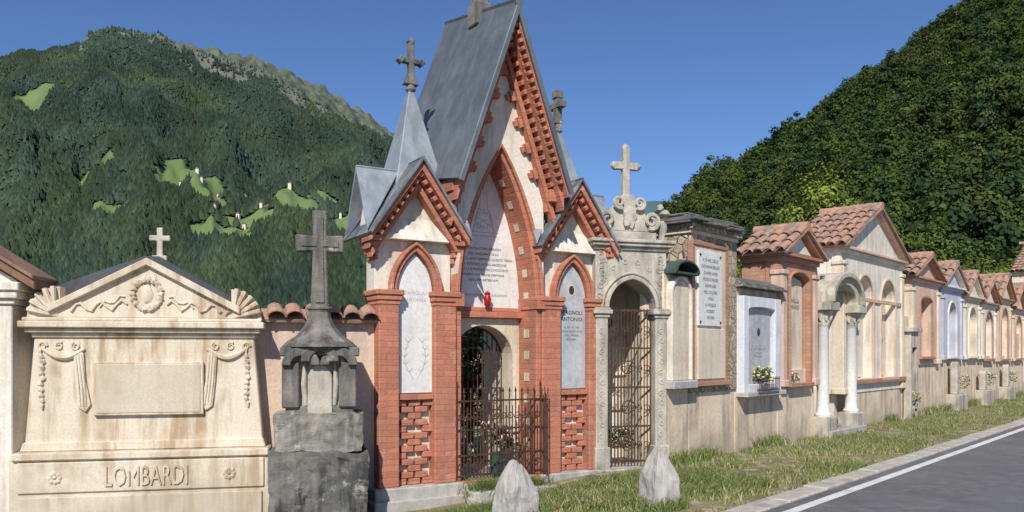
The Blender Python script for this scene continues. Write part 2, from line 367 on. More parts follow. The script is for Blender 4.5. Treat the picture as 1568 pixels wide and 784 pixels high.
add('gable_plaster',WHITEP,strip(A,B,-.12,.34),0)
for q in (-1,1):
    p=(q*.77,3.74,0,5.92)
    add('gable_rakes',RED,rake(*p,0,.05,-.5,-.1)); add('gable_rakes',RED,rake(*p,.045,.10,-.40,-.1))
    add('gable_rakes',RED,dentils(*p,.05,.1,-.485,-.39,.10,.05))
    add('gable_rakes',RED,rake(*p,.14,.20,-.24,-.1)); add('gable_rakes',RED,dentils(*p,.10,.145,-.33,-.2,.12,.06))
    add('gable_rakes',RED,dentils(*p,.20,.26,-.2,-.11,.34,.14,.2))
    add('gable_rakes',RED,dentils(*p,.26,.31,-.17,-.11,.34,.08,.23))
    add('gable_foot',RED,box(min(q*.62,q*.79),max(q*.62,q*.79),-.3,.3,3.56,3.72))
    add('gable_foot',RED,box(min(q*.62,q*.74),max(q*.62,q*.74),-.2,.3,3.44,3.56))
    add('main_roof',LEAD,slab4([(0,-.55,5.97),(0,1.5,6.40),(q*.88,1.5,4.0),(q*.82,-.55,3.66)],.035),.004)
    add('roof_edge_trim',LEAD,slab4([(0,-.555,5.955),(0,-.515,5.955),(q*.82,-.515,3.645),(q*.82,-.555,3.645)],.06),.004)
    for k in range(1,4):
        y=-.55+k*.5; rz=5.97+.43*(y+.55)/2.05; ez2=3.66+.34*(y+.55)/2.05
        add('roof_seams',LEAD,slab4([(0,y-.01,rz+.012),(0,y+.01,rz+.012),(q*.84,y+.01,ez2+.012),(q*.84,y-.01,ez2+.012)],.02),0)
add('rear_gable',CREAM,prism([(-.75,3.7),(.75,3.7),(0,5.8)],.9,1.35))
add('ridge_base',DSTONE,box(-.09,.09,.38,.58,5.95,6.6),.015); add('ridge_base',DSTONE,box(-.12,.12,.35,.61,5.95,6.26),.015)
add('front_step',GRANITE,box(-.62,1.85,-.78,-.24,-.42,-.15),.015)
add('front_step',GRANITE,box(-.6,.6,-.5,-.16,-.3,-.08),.012)
add('threshold',RED,box(-.63,.63,-.13,-.02,-.06,.0),.01)
def grille(g,part,x0,x1,z0,z1,y,step,archhw=None,zs=None,r=.008):
    n=int((x1-x0)/step); cx=(x0+x1)/2
    for i in range(n+1):
        x=x0+(x1-x0)*i/n; zt=z1
        if archhw: zt=zs+math.sqrt(max(0,archhw**2-(x-cx)**2))
        g.add(part,IRON,tube([(x,y,z0),(x,y,zt)],r,5),0,True)
grille(CH,'rear_grille',-.45,.45,.05,1.5,.68,.075,.46,1.5,.009)
for z in (.1,.8,1.1,1.45): add('rear_grille',IRON,box(-.46,.46,.672,.69,z,z+.022),0)
for rr in (.44,.3,.16): add('rear_grille',IRON,aring(0,rr,rr,1.5,.02,.668,.69),0)
for i in range(5):
    for z in (.95,1.28): add('rear_grille',IRON,spiral(-.36+i*.18,.68,z,.07,.015,math.pi/2,1.4,.008),0,True)
for i in range(27):
    x=-.61+1.22*i/26; zt=1.08 if i%2==0 else .92
    if i%13==0: zt=1.16
    add('low_gate',IRON,tube([(x,-.07,.02),(x,-.07,zt)],.0085,5),0,True)
    if i%2==0: add('low_gate',IRON,lathe([(.004,zt),(.018,zt+.03),(.002,zt+.08)],x,-.07,6),0,True)
for z in (.05,.3,.62,.98): add('low_gate',IRON,box(-.62,.62,-.08,-.062,z,z+.022),0)
for i in range(12):
    x=-.56+1.12*i/11
    add('low_gate',IRON,spiral(x,-.07,.17,.055,.012,0,1.5,.008),0,True); add('low_gate',IRON,spiral(x,-.07,.8,.05,.012,math.pi,1.5,.008),0,True)
for i in range(5):
    y=-.1-.15*i/4
    add('low_gate',IRON,tube([(.615,y,.02),(.615,y,1.05 if i%2 else 1.15)],.0075,5),0,True)
for z in (.05,.3,.62,.98): add('low_gate',IRON,box(.607,.623,-.25,-.1,z,z+.02),0)
add('vase',TEAL,lathe([(.05,-.03),(.08,.05),(.1,.16),(.07,.26),(.09,.3)],.08,.15,14),0,True)
flowers(CH,.05,.15,.52,.2,[WHITEF,WHITEF,ORANGE],70)
flowers(CH,.33,.3,.42,.16,[WHITEF,YEL],40)
flowers(CH,-.3,.3,.3,.15,[WHITEF,YEL],30)
add('votive_lamp',ROSE,lathe([(.02,2.2),(.045,2.23),(.05,2.31),(.03,2.36),(.045,2.38),(.01,2.41)],0.0,.26,12),0,True)
CH.text('inscription','DON GIACOMO BERARDI\nPER CINQUANT ANNI\nPARROCO AMATISSIMO DI QUESTA TERRA\nQUI ATTENDE LA RESURREZIONE\nI FIGLI E IL POPOLO RICONOSCENTI\nPOSERO A PERENNE MEMORIA\nREQUIEM AETERNAM',0,.367,3.0,.046,INK,ext=.001,line=1.5)
CH.text('inscription_frieze','oooooooooooooooooooooo',0,.367,2.4,.06,INKR,ext=.001)
CH.text('slab_inscription','FAMIGLIA\nANTONINI',-1.155,-.012,2.35,.06,INKR,ext=.001,line=1.3)
CH.text('slab_inscription_grey','STAGNOLI\nANTONIO',1.155,-.012,2.18,.075,BLACK,ext=.001,line=1.2)
CH.text('slab_inscription_grey_small','N. 1871  M. 1938\nUOMO GIUSTO E PIO\nI FIGLI POSERO\nREQUIEM',1.155,-.012,1.96,.036,INK,ext=.001,line=1.5)
add('slab_oval',WHITEF,([(1.155+.06*math.cos(t*.5236),-.013,2.45+.08*math.sin(t*.5236)) for t in range(12)],[tuple(range(12))]),0)
add('slab_oval_dark',BLACK,([(1.155+.045*math.cos(t*.5236),-.016,2.45+.062*math.sin(t*.5236)) for t in range(12)],[tuple(range(12))]),0)
for sgn in (-1,1):
    P=[(-1.155+sgn*(.02+.12*math.sin(t*.5)),-.012,1.28+.09*t) for t in range(6)]
    add('slab_relief',INKR,tube(P,.004,5),0,True)
    for p in P[1:]:
        for q in (-1,1): add('slab_relief',INKR,tube([p,(p[0]+q*.045,p[1],p[2]+.045)],[.006,.002],5),0,True)
for (x0,z0,x1,z1) in ((-.2,3.15,.2,3.15),(-.22,3.2,.22,3.2),(-.16,3.2,-.08,3.5),(.16,3.2,.08,3.5),(-.1,3.5,.1,3.5),(-.06,3.5,-.04,3.75),(.06,3.5,.04,3.75),(0,3.7,0,3.98),(-.06,3.88,.06,3.88),(-.12,3.3,.12,3.4),(-.1,3.4,.12,3.28)):
    add('tympanum_relief',INKR,tube([(x0,.368,z0),(x1,.368,z1)],.004,5),0,True)
for i in range(14):
    a=i*.45; add('tympanum_relief',INKR,spiral(.12*math.cos(a),.368,3.36+.1*math.sin(a),.035,.01,a,1.2,.003,10),0,True)
CH.done()

# ------------------------------------------------------------------ Lombardi tomb
LT=G('stone_family_tomb',(-3.93,8.65,0),12.2); add=LT.add
add('base',LSTONE,box(-1.3,1.3,-.12,.5,-.5,.5),.012)
add('base',LSTONE,box(-1.27,1.27,-.16,.5,.48,.56),.012)
add('base_panel',LSTONE,box(-1.2,1.2,-.15,-.1,-.5,.1),.01); add('base_panel',LSTONE,box(-1.22,1.22,-.145,-.1,.14,.46),.01)
add('body',LSTONE,prism([(-1.2,.56),(1.2,.56),(1.1,1.78),(-1.1,1.78)],0,.42),.012)
add('body',LSTONE,prism([(-1.23,.56),(1.23,.56),(1.2,.66),(-1.2,.66)],-.04,.44),.01)
for i,(e,z0,z1) in enumerate(((.02,1.76,1.81),(.07,1.81,1.86),(.12,1.86,1.93),(.09,1.93,1.97))):
    add('cornice',LSTONE,box(-1.1-e,1.1+e,-e-.01,.45,z0,z1),.01)
add('pediment',LSTONE,prism([(-.93,1.97),(.93,1.97),(.93,2.06),(0.02,2.56),(-.93,2.06)],-.0,.3),.01)
add('pediment_rakes',LSTONE,rake(-.96,2.10,.01,2.62,0,.07,-.06,.32)); add('pediment_rakes',LSTONE,rake(.96,2.10,.0,2.62,0,.07,-.06,.32))
for q in (-1,1):
    add('acroterion',LSTONE,prism([(q*(1.2),1.97),(q*.86,1.97)]+[(q*(.86+.32*math.sin(t*.26)),1.97+.33*math.cos(t*.26)) for t in range(7)],.02,.2),.015)
    for k in range(5):
        a=.15+k*.3; add('acroterion_leaves',LSTONE,tube([(q*.88,.01,1.99),(q*(.88+.16*math.sin(a)),-.03,1.99+.17*math.cos(a)),(q*(.88+.29*math.sin(a)),.0,1.99+.31*math.cos(a))],[.012,.026,.03],6),0,True)
for i in range(18):
    a=i*math.pi/9; add('wreath',LSTONE,blob((.14*math.cos(a),-.01,2.23+.16*math.sin(a)),(.035,.03,.035),.3,7,5,i),0,True)
add('wreath',LSTONE,blob((0,-.0,2.23),(.07,.02,.1),.25,8,6,3),0,True)
for q in (-1,1):
    P=[(q*(.2+t*.05),-.01,2.12+.05*math.sin(t*1.5)-.004*t) for t in range(12)]
    add('ribbons',LSTONE,tube(P,[.012+.008*(i%2) for i in range(12)],6),0,True)
    add('ribbons',LSTONE,tube([(q*(.22+t*.05),-.01,2.2-.02*t+.03*math.sin(t*2)) for t in range(6)],.01,6),0,True)
    sx=q*.82
    P=[(sx+q*(.2-.045*t),-.015,1.64-.09*math.sin(t*.35)) for t in range(10)]
    add('swags',LSTONE,tube(P,[.015+.02*math.sin(i*.34) for i in range(10)],7),0,True)
    for j in range(11): add('swags',LSTONE,blob((sx+q*.21+R(-.012,.012),-.012,1.62-j*.058),(.02+.012*math.sin(j*.3),.02,.032),.3,6,5,j),0,True)
    for j in range(3): add('swags',LSTONE,spiral(sx+q*(.2-.16*j),-.01,1.67,.045,.015,j,1.3,.014,12),0,True)
    add('drape',LSTONE,prism([(sx-q*.2,1.6),(sx-q*.1,1.62),(sx-q*.12,1.3),(sx-q*.15,1.02),(sx-q*.22,.97),(sx-q*.27,1.05),(sx-q*.22,1.3)],-.03,.01),.012)
    for k in range(3): add('drape',LSTONE,tube([(sx-q*(.12+.03*k),-.03,1.58),(sx-q*(.15+.03*k),-.035,1.25),(sx-q*(.17+.03*k),-.03,1.03)],[.01,.016,.01],6),0,True)
    rx,rz=q*.86,.3
    for k in range(8):
        a=k*math.pi/4; add('rosette',LSTONE,blob((rx+.045*math.cos(a),-.148,rz+.045*math.sin(a)),(.026,.014,.026),.1,7,5,k),0,True)
    add('rosette',LSTONE,blob((rx,-.15,rz),(.022,.02,.022),.1,7,5,2),0,True)
add('plaque_frame',LSTONE,box(-.52,.58,-.05,.02,.93,1.5),.008)
add('plaque',mat('plaque_stone',(.66,.58,.46),(.61,.53,.41),2,.7,.15,60,streak=(.45,.37,.27)),box(-.49,.55,-.058,-.03,.955,1.475),.006)
LT.text('inscription','LOMBARDI',.03,-.145,.44,.30,LSTONE,ext=.018,spacing=1.02,sx=.56)
add('slate_roof',DSLATE,prism([(-1.05,2.05),(1.05,2.05),(1.0,2.14),(0.05,2.68),(-.1,2.68),(-1.08,2.3)],.33,.7),.01)
add('rear_block',LSTONE,box(-1.05,1.05,.3,.7,1.2,2.06))
stonecross(LT,GSTONE,.03,.5,2.6,.42,.11,.06,.30,'rear_cross')
add('rear_cross',GSTONE,box(-.05,.11,.44,.56,2.6,2.7))
LT.done()

# ------------------------------------------------------------------ white tomb at left edge
WT=G('white_pillared_tomb',(-5.98,8.3,0),8); add=WT.add
add('pillar',WHITEP,box(.2,.78,-.05,.5,-.5,2.1),.01)
add('body',WHITEP,box(-2.2,.2,.03,.5,-.5,2.12))
for e,z0,z1 in ((.03,2.1,2.16),(.07,2.16,2.24),(.1,2.24,2.33)): add('cornice',WHITEP,box(-2.2,.78+e,-.05-e,.52,z0,z1),.01)
add('gable',WHITEP,prism([(-2.2,2.33),(.8,2.33),(.8,2.36),(-.7,3.3),(-2.2,2.36)],.0,.45))
RUST=mat('rusty_roof_edge',(.36,.2,.14),(.24,.15,.11),4)
for xe in (1.02,-2.42):
    add('roof_board',WOOD,rake(xe,2.36,-.7,3.46,0,.09,-.12,.45)); add('roof_slab',RUST,rake(xe,2.40,-.7,3.50,0,.035,-.16,.48))
WT.done()

# ------------------------------------------------------------------ wall left of chapel
LW=G('tile_topped_wall',(-2.85,9.12,0),20); add=LW.add
add('wall',WALLL,box(-.4,1.34,0,.3,-.5,1.96),.01)
add('cap_tiles',TILE,tiles((-.4,.14,2.11),(1.34,.14,2.11),(-.4,-.12,1.98),(1.34,-.12,1.98),8,1,.10),0)
add('cap_tiles_rear',TILE,tiles((-.4,.14,2.10),(1.34,.14,2.10),(-.4,.42,1.96),(1.34,.42,1.96),8,1,.10),0)
LW.done()

# ------------------------------------------------------------------ dark cross monument
DC=G('stone_cross_monument',(-2.12,8.86,0),14); add=DC.add
def roughbox(x0,x1,y0,y1,z0,z1,seed,n=8,amp=.04,fr=5,hf=.5):
    bm=bmesh.new(); bmesh.ops.create_cube(bm,size=1); bmesh.ops.subdivide_edges(bm,edges=bm.edges,cuts=n,use_grid_fill=True)
    for v in bm.verts:
        c=Vector((x0+(v.co.x+.5)*(x1-x0),y0+(v.co.y+.5)*(y1-y0),z0+(v.co.z+.5)*(z1-z0)))
        d=mn.noise_vector(c*fr+Vector((seed,0,0)))*amp+mn.noise_vector(c*fr*3+Vector((seed,0,0)))*amp*hf
        v.co=c+d
    bm.verts.ensure_lookup_table(); V=[tuple(v.co) for v in bm.verts]; F=[tuple(v.index for v in f.verts) for f in bm.faces]; bm.free(); return V,F
add('rock_base',ROCKM,roughbox(-.53,.51,-.28,.4,-.6,.53,3,20,.045,3.6,.65),0)
add('rock_upper',ROCKU,roughbox(-.47,.46,-.2,.38,.54,.94,9,16,.035,4,.6),0)
add('pedestal',DSTONE,box(-.36,.36,-.12,.35,.9,1.02),.015)
add('pedestal',DSTONE,box(-.4,-.22,-.16,.34,1.0,1.5),.02); add('pedestal',DSTONE,box(.2,.39,-.16,.34,1.0,1.5),.02)
add('pedestal_relief',GSTONE,box(-.23,.22,-.07,.34,.98,1.6),.02)
add('pedestal_relief',GSTONE,prism(archpoly(0,.13,.2,1.3,.72),-.14,.0),.015)
for k in range(5): add('pedestal_relief',GSTONE,tube([(-.16+.08*k,-.08,1.5),(-.17+.085*k,-.1,1.25),(-.15+.075*k,-.09,1.02)],[.02,.034,.03],7),0,True)
add('pedestal_head',DSTONE,merge(aring(-.2,.1,.1,1.46,.1,-.22,.36),aring(.2,.1,.1,1.46,.1,-.22,.36),aring(0,.1,.12,1.5,.1,-.24,.36)),.012)
add('pedestal_head',DSTONE,box(-.42,.42,-.17,.37,1.56,1.66),.02)
add('shoulder',DSTONE,lathe([(.42,1.66),(.36,1.72),(.27,1.78),(.18,1.88),(.13,1.98),(.12,2.06),(.15,2.09),(.1,2.13)],0,.08,8),.01)
add('cross',DSTONE,prism([(-.095,2.1),(.095,2.1),(.075,2.72),(.255,2.71),(.26,2.9),(.075,2.89),(.08,3.17),(-.08,3.17),(-.075,2.89),(-.26,2.9),(-.255,2.71),(-.075,2.72)],.0,.16),.012)
add('cross_relief',DSTONE,prism([(-.05,2.15),(.05,2.15),(.035,2.77),(.2,2.77),(.2,2.84),(.035,2.84),(.04,3.1),(-.04,3.1),(-.035,2.84),(-.2,2.84),(-.2,2.77),(-.035,2.77)],-.012,.01),.005)
DC.done()

# ------------------------------------------------------------------ baroque gate
BG=G('carved_stone_gateway',(1.15,11.03,0),17); add=BG.add
W=1.08; f=W/1.3
add('pilasters',GSTONE,box(.0,.18,-.02,.5,-.1,2.1),.012); add('pilasters',GSTONE,box(W-.18,W,-.02,.5,-.1,2.1),.012)
add('pilaster_bases',GSTONE,box(-.03,.2,-.06,.5,-.15,.3),.015); add('pilaster_bases',GSTONE,box(W-.2,W+.03,-.06,.5,-.15,.3),.015)
for a,b in ((0,.18),(W-.18,W)):
    for e,z0,z1 in ((.02,2.08,2.13),(.05,2.13,2.19),(.03,2.19,2.22)): add('capitals',GSTONE,box(a-e,b+e,-.02-e,.52,z0,z1),.01)
    add('pilaster_panels',GSTONE,box(a+.02,a+.035,-.032,-.01,.38,2.02),.003); add('pilaster_panels',GSTONE,box(b-.035,b-.02,-.032,-.01,.38,2.02),.003)
    for j in range(11):
        q=1 if j%2 else -1
        add('pilaster_carving',GSTONE,spiral((a+b)/2+q*.008,-.022,.46+j*.145,.042,.012,math.pi/2*q,q*1.1,.010,12),0,True)
add('arch_head',GSTONE,wallarch(.0,W,2.22,3.04,W/2,.36,.40,2.22,.0,.45),.01)
add('arch_moulding',GSTONE,aring(W/2,.355,.395,2.22,.06,-.05,.1),.01); add('arch_moulding',GSTONE,aring(W/2,.43,.47,2.22,.035,-.03,.1),.008)
for q,cx0 in ((-1,.09),(1,W-.09)):
    for j in range(8):
        add('arch_carving',GSTONE,spiral(cx0+R(-.03,.03),-.002,2.52+j*.058,.045,.01,R(0,6),1.3,.012,12),0,True)
for j in range(8):
    a=math.pi*(j+.5)/8; add('arch_carving',GSTONE,spiral(W/2-.5*math.cos(a),-.002,min(2.96,2.27+.6*math.sin(a)),.04,.01,a,1.3,.011,12),0,True)
for e,z0,z1 in ((.02,3.02,3.07),(.07,3.07,3.12),(.1,3.12,3.17)): add('cornice',GSTONE,box(-e,W+e,-e-.01,.5,z0,z1),.01)
add('crest',GSTONE,box(.12,W-.12,.06,.36,3.17,3.3),.012)
prof=[(.2,3.3),(.22,3.46),(.3,3.5),(.36,3.62),(.44,3.66),(.5,3.76),(.56,3.82),(.74,3.82),(.8,3.76),(.86,3.66),(.94,3.62),(1.0,3.5),(1.08,3.46),(1.1,3.3)]
add('crest',GSTONE,prism([(x*f,z) for x,z in prof],.1,.32),.015)
add('crest_scrolls',GSTONE,spiral(.24*f,.06,3.46,.12,.03,-1.2,-1.6,.04),0,True); add('crest_scrolls',GSTONE,spiral(W-.24*f,.06,3.46,.12,.03,math.pi+1.2,1.6,.04),0,True)
add('crest_scrolls',GSTONE,spiral(.46*f,.06,3.70,.09,.02,-1.0,-1.5,.03),0,True); add('crest_scrolls',GSTONE,spiral(W-.46*f,.06,3.70,.09,.02,math.pi+1.0,1.5,.03),0,True)
add('crest_scrolls',GSTONE,blob((W/2,.08,3.5),(.1,.05,.14),.3,10,8,5),0,True)
for xx in (.0,W):
    add('finials',GSTONE,lathe([(.06,3.17),(.045,3.25),(.08,3.36),(.07,3.43),(.03,3.48)],xx,.15,10),0,True)
    add('finials',GSTONE,blob((xx+.03,.12,3.58),(.08,.06,.05),.35,9,7,int(xx*9)),0,True); add('finials',GSTONE,blob((xx-.04,.12,3.66),(.05,.045,.05),.3,8,6,3),0,True)
stonecross(BG,GSTONE,W/2,.2,3.8,.70,.18,.10,.44,'cross')
for dx,dz in ((-.18,.44),(.18,.44),(0,.70)): add('cross_tips',GSTONE,blob((W/2+dx,.2,3.8+dz),(.055,.045,.055),.15,8,6,2),0,True)
grille(BG,'iron_gate',.19,W-.19,.02,2.22,.12,.05,r=.008)
for z in (.06,.55,1.1,1.65,2.18): add('iron_gate',IRON,box(.18,W-.18,.112,.132,z,z+.025),0)
for i in range(6):
    for z in (.3,.82,1.38,1.93): add('iron_gate',IRON,spiral(.25+i*.115,.12,z,.055,.012,i,1.6,.007),0,True)
for z in (.3,.82,1.38): add('iron_gate',IRON,spiral(W/2,.12,z,.12,.03,0,1.5,.009),0,True)
add('inner_wall',WHITEP,box(-.02,W+.05,1.15,1.3,-.1,3.0)); add('inner_wall',CREAM,box(-.0,.1,.5,1.16,-.1,3.0)); add('inner_wall',CREAM,box(W-.1,W+.0,.5,1.16,-.1,3.0)); add('inner_roof',SLATE,box(-.02,W,.45,1.3,3.0,3.06))
add('inner_slab',MARBLE,prism(archpoly(.4,.25,.3,1.9,.8),1.1,1.16))
add('gate_step',GRANITE,box(.1,W-.1,-.12,1.1,-.15,.0),.01)
flowers(BG,.55,.4,.35,.2,[WHITEF,WHITEF,WHITEF],80)
BG.done()

# ------------------------------------------------------------------ far row of shrines
T=Vector((.67,.742,0)); N=Vector((.742,-.67,0)); A0=Vector((2.4,11.6,0)); ANG=math.degrees(math.atan2(.742,.67))
def at(s,n=0): return tuple(A0+T*s+N*n)
MW=G('cemetery_wall',at(0),ANG); add=MW.add
for s0,s1,h in ((-.4,.3,2.72),(.3,1.76,1.3),(1.76,3.36,2.66),(3.36,5.0,1.3),(6.9,10.4,.95),(10.4,11.0,2.5),(11.0,13.5,1.4),(13.5,23,1.5),(23,60,2.3)):
    add('wall',WALLP,box(s0,s1,0,.4,-.3,h),.012)
add('cap_slates',SLATE,prismx([(-.16,2.66),(.5,2.66),(.5,2.74),(.2,2.86),(-.16,2.72)],1.78,3.3),.01)
for s0 in (1.8,2.1,2.45,2.8,3.05): add('cap_slates',SLATE,prismx([(-.2,2.64),(.3,2.84),(.3,2.875),(-.2,2.68)],s0,s0+R(.25,.33)),.006)
MW.done()
NA=G('rounded_stele',at(-.4,.0),ANG); add=NA.add
add('stele',CREAM,prism(archpoly(.36,.24,.2,2.45,1.2),-.07,.02),.012); add('frame',WHITEP,aring(.36,.24,.2,2.45,.05,-.1,.02,zleg=1.2),.01)
add('sill',GRANITE,box(.02,.7,-.16,.05,1.08,1.2),.015)
add('canopy',COPPER,strip([(.36+x,2.74+z) for x,z in arch(.30,.15)],[(.36+x,2.74+z) for x,z in arch(.33,.18)],-.2,.3),.004)
add('canopy',COPPER,box(.03,.69,-.18,.3,2.715,2.745),.004)
NA.done()
TS=G('rubble_shrine',at(.3),ANG); add=TS.add
add('masonry',RUBBLE,box(0,1.48,-.03,.62,1.0,3.52),.02)
add('brick_frame',TERRA,box(-.01,.07,-.07,.02,1.16,3.26)); add('brick_frame',TERRA,box(1.02,1.11,-.07,.02,1.16,3.26)); add('brick_frame',TERRA,box(-.01,1.11,-.075,.02,3.19,3.26))
add('plaster_field',CREAM,box(.07,1.02,-.055,.0,1.16,3.19)); add('plaque',MARBLE,box(.14,.86,-.085,-.05,2.0,3.12),.006)
add('lower_panel',CREAM,box(.14,.98,-.08,-.05,1.2,1.96),.008); add('sill',TERRA,box(-.03,1.14,-.11,.02,1.1,1.17))
add('cornice',RUBBLE,box(-.06,1.54,-.1,.66,3.42,3.5)); add('cornice_band',CREAM,box(-.03,1.5,-.05,.64,3.36,3.42))
for i in range(30):
    x=R(-.2,1.35); w=R(.25,.5); z=3.5+.035*(i%6); y0=-.22+.06*(i%6)+R(-.04,.04)
    add('slate_roof',SLATE,box(x,min(1.72,x+w),y0,.75,z,z+.03),.008)
add('slate_roof',SLATE,box(-.15,1.6,-.1,.7,3.5,3.62),.008)
TS.text('inscription','\n'.join(['A TE NEL CIELO','GIOVANNI BELLINI','D ANNI LXVIII','SPOSO E PADRE','ESEMPLARE','NEL DOLORE','I FIGLI','LA MOGLIE','POSERO','MCMXII']),.5,-.088,3.02,.066,INK,ext=.001,line=1.45)
for z in (2.06,3.06):
    for x in (.19,.81): add('bolts',BLACK,blob((x,-.09,z),(.02,.012,.02),0,7,5),0,True)
TS.done()
WS=G('white_framed_shrine',at(1.84),ANG); add=WS.add
PAINT=mat('bluish_white_paint',(.74,.76,.80),(.66,.69,.74),2,.85,.15,25,streak=(.5,.5,.52),samt=.5)
add('frame',PAINT,wallarch(0,1.42,.95,2.52,.68,.5,.05,2.3,-.12,.02,sill=1.08),.012)
add('slab',GMARBLE,box(.2,1.15,-.04,.0,1.08,2.34),.004); add('sill',GRANITE,box(-.03,1.46,-.2,.02,.88,.96),.012)
add('photo_medallion',BLACK,blob((.68,-.05,1.95),(.05,.012,.065),0,12,6),0,True)
WS.text('inscription','FAMIGLIA\nROSSI',.68,-.045,1.75,.12,INKR,ext=.001)
for i in range(15):
    add('flower_rail',IRON,tube([(.3+i*.055,-.24,.95),(.3+i*.055,-.24,1.2)],.006,5),0,True)
for z in (.98,1.16): add('flower_rail',IRON,box(.3,1.08,-.246,-.234,z,z+.015),0)
flowers(WS,.6,-.16,1.22,.17,[YEL,YEL,WHITEF],70)
WS.done()

def aedicule(name,s0,w,zb,eave,peak,thick,body,trim,nx,ncols,nz,nb,rise,back=CREAM,front=0.06,tilesr=.085,roofmat=TILE,pil=None,pw=.16,ntrim=.06):
    g=G(name,at(s0),ANG); add=g.add
    f=-front; n=len(nx); pil=pil or trim
    edges=[0]+[ (nx[i]+nx[i+1])/2 for i in range(n-1)]+[w]
    for i,cx in enumerate(nx):
        add('wall',body,wallarch(edges[i],edges[i+1],zb,eave-.1,cx,ncols,rise,nz,f,f+.3,sill=nb),.008)
        add('niche_back',back,box(cx-ncols,cx+ncols,f+.2,f+.26,nb,nz+rise),0)
        add('niche_trim',trim,aring(cx,ncols,rise,nz,ntrim,f-.035,f+.02,zleg=nb),.008)
        add('niche_sill',trim,box(cx-ncols-.1,cx+ncols+.1,f-.08,f+.02,nb-.07,nb-.0),.01)
        hw=ncols*.5; zt=nb+(nz-nb)*R(.5,.8)
        add('niche_tablet',random.choice([MARBLE,GMARBLE,WHITEP]),prism(archpoly(cx,hw,hw*.5,zt,nb+.02),f+.13,f+.2),.008)
        add('niche_photo',INK,blob((cx,f+.125,zt-.1),(.05,.01,.065),0,10,6),0,True)
    add('rear_body',body,box(.02,w-.02,f+.3,thick,0,eave-.1))
    for a in (0,w-pw):
        add('pilasters',pil,box(a-.01,a+pw+.01,f-.04,f+.2,zb,eave-.3),.01)
        add('pilaster_caps',pil,box(a-.04,a+pw+.04,f-.07,f+.2,eave-.38,eave-.3),.01); add('pilaster_caps',pil,box(a-.04,a+pw+.04,f-.07,f+.2,zb,zb+.12),.01)
    add('cornice',body,box(-.05,w+.05,f-.06,thick,eave-.14,eave-.06),.01); add('cornice_band',trim,box(-.1,w+.1,f-.12,thick+.02,eave-.06,eave),.01)
    add('gable',body,prism([(.02,eave),(w-.02,eave),(w/2,peak-.06)],f,thick),.0)
    for x0 in (-.1,w+.1): add('rakes',trim,rake(x0,eave+.01,w/2,peak,0,.07,f-.12,f+.08),.01)
    nr=max(4,int((thick+.25)/.17))
    for q in (-1,1):
        add('roof_tiles' ,roofmat,tiles((w/2,f-.18,peak+.03),(w/2,thick+.05,peak+.03),(w/2+q*(w/2+.18),f-.18,eave+.0),(w/2+q*(w/2+.18),thick+.05,eave+.0),nr,max(3,int(w/2/.3)),tilesr),0)
    for j in range(nr//2+1):
        y=f-.18+j*.34; add('ridge_tiles',roofmat,tube([(w/2,y,peak+.05),(w/2,y+.36,peak+.065)],.09,10),0,True)
    return g
g=aedicule('red_gabled_shrine',3.4,1.55,1.0,3.36,3.84,.7,TERRA,TERRA,[.78],.42,2.9,1.05,.15,pil=PINK,pw=.14,ntrim=.04)
g.add('memorial_slab',CREAM,prism(archpoly(.78,.38,.12,2.85,1.1),.05,.12),0); g.add('gable_panel',WHITEP,prism([(.25,3.4),(1.3,3.4),(.78,3.7)],-.075,0),.005); g.text('inscription','FAMIGLIA\nMORANDI',.78,.045,2.6,.11,INK,ext=.001)
flowers(g,.5,-.05,1.15,.12,[ORANGE,WHITEF],20); g.done()
g=aedicule('gabled_family_chapel',6.4,4.0,.75,3.78,4.78,1.1,WHITEP,PINK,[1.35,2.9],.5,2.75,1.05,.5,back=CREAM,front=.02,pil=CREAM,ntrim=.05)
g.add('sill_band',TERRA,box(.2,4.1,-.1,.02,.93,1.03)); g.add('impost_band',PINK,box(.2,3.8,-.06,.0,2.7,2.78)); g.done()
MP=G('marble_portico',at(5.0),ANG); add=MP.add
PW=1.9
for x in (.2,PW-.2):
    add('column_base',GSTONE,box(x-.2,x+.2,-.3,.1,-.1,.38),.015)
    add('columns',MARBLE,lathe([(.15,.38),(.16,.42),(.12,.47),(.115,.6),(.105,2.1),(.13,2.13)],x,-.1,16),0,True)
    add('capitals',GSTONE,lathe([(.11,2.1),(.14,2.2),(.13,2.24),(.19,2.36),(.2,2.4)],x,-.1,10),0,True)
    for k in range(8):
        a=k*math.pi/4; add('capital_leaves',GSTONE,blob((x+.14*math.cos(a),-.1+.14*math.sin(a),2.27),(.04,.04,.07),.2,6,5,k),0,True)
    add('entablature',GSTONE,box(x-.24,x+.24,-.34,1.1,2.4,2.56),.012)
    add('side_walls',WHITEP,box(x-.13,x+.13,.2,1.1,-.1,2.4))
add('vault',GSTONE,aring(PW/2,.6,.38,2.56,.2,-.28,1.1,n=18),.012)
add('vault_moulding',GSTONE,aring(PW/2,.78,.52,2.56,.10,-.36,1.15,n=18),.012)
add('back_wall',CREAM,box(.1,PW-.1,1.0,1.15,-.1,2.8)); add('portico_floor',GRANITE,box(-.0,PW,-.35,1.0,-.2,.12),.015)
add('inner_stele',MARBLE,box(.55,1.35,.85,1.0,.4,2.3),.01); add('bust',GSTONE,merge(lathe([(.09,3.0),(.07,3.2),(.05,3.3)],.25,.1,8),blob((.25,.1,3.45),(.09,.09,.14),.15,10,8,3)),0,True)
flowers(MP,.7,.3,1.0,.14,[YEL,WHITEF],20); MP.done()
g=aedicule('small_brick_shrine',11.0,2.4,1.3,3.5,4.05,.9,PINK,TERRA,[1.2],.5,2.9,1.5,.1,back=TERRA,pil=CREAM); g.done()
g=aedicule('lavender_shrine',13.7,2.1,1.4,3.45,4.05,.9,LAV,WHITEP,[1.05],.4,2.6,1.5,.4,back=LAV,pil=LAV); g.done()
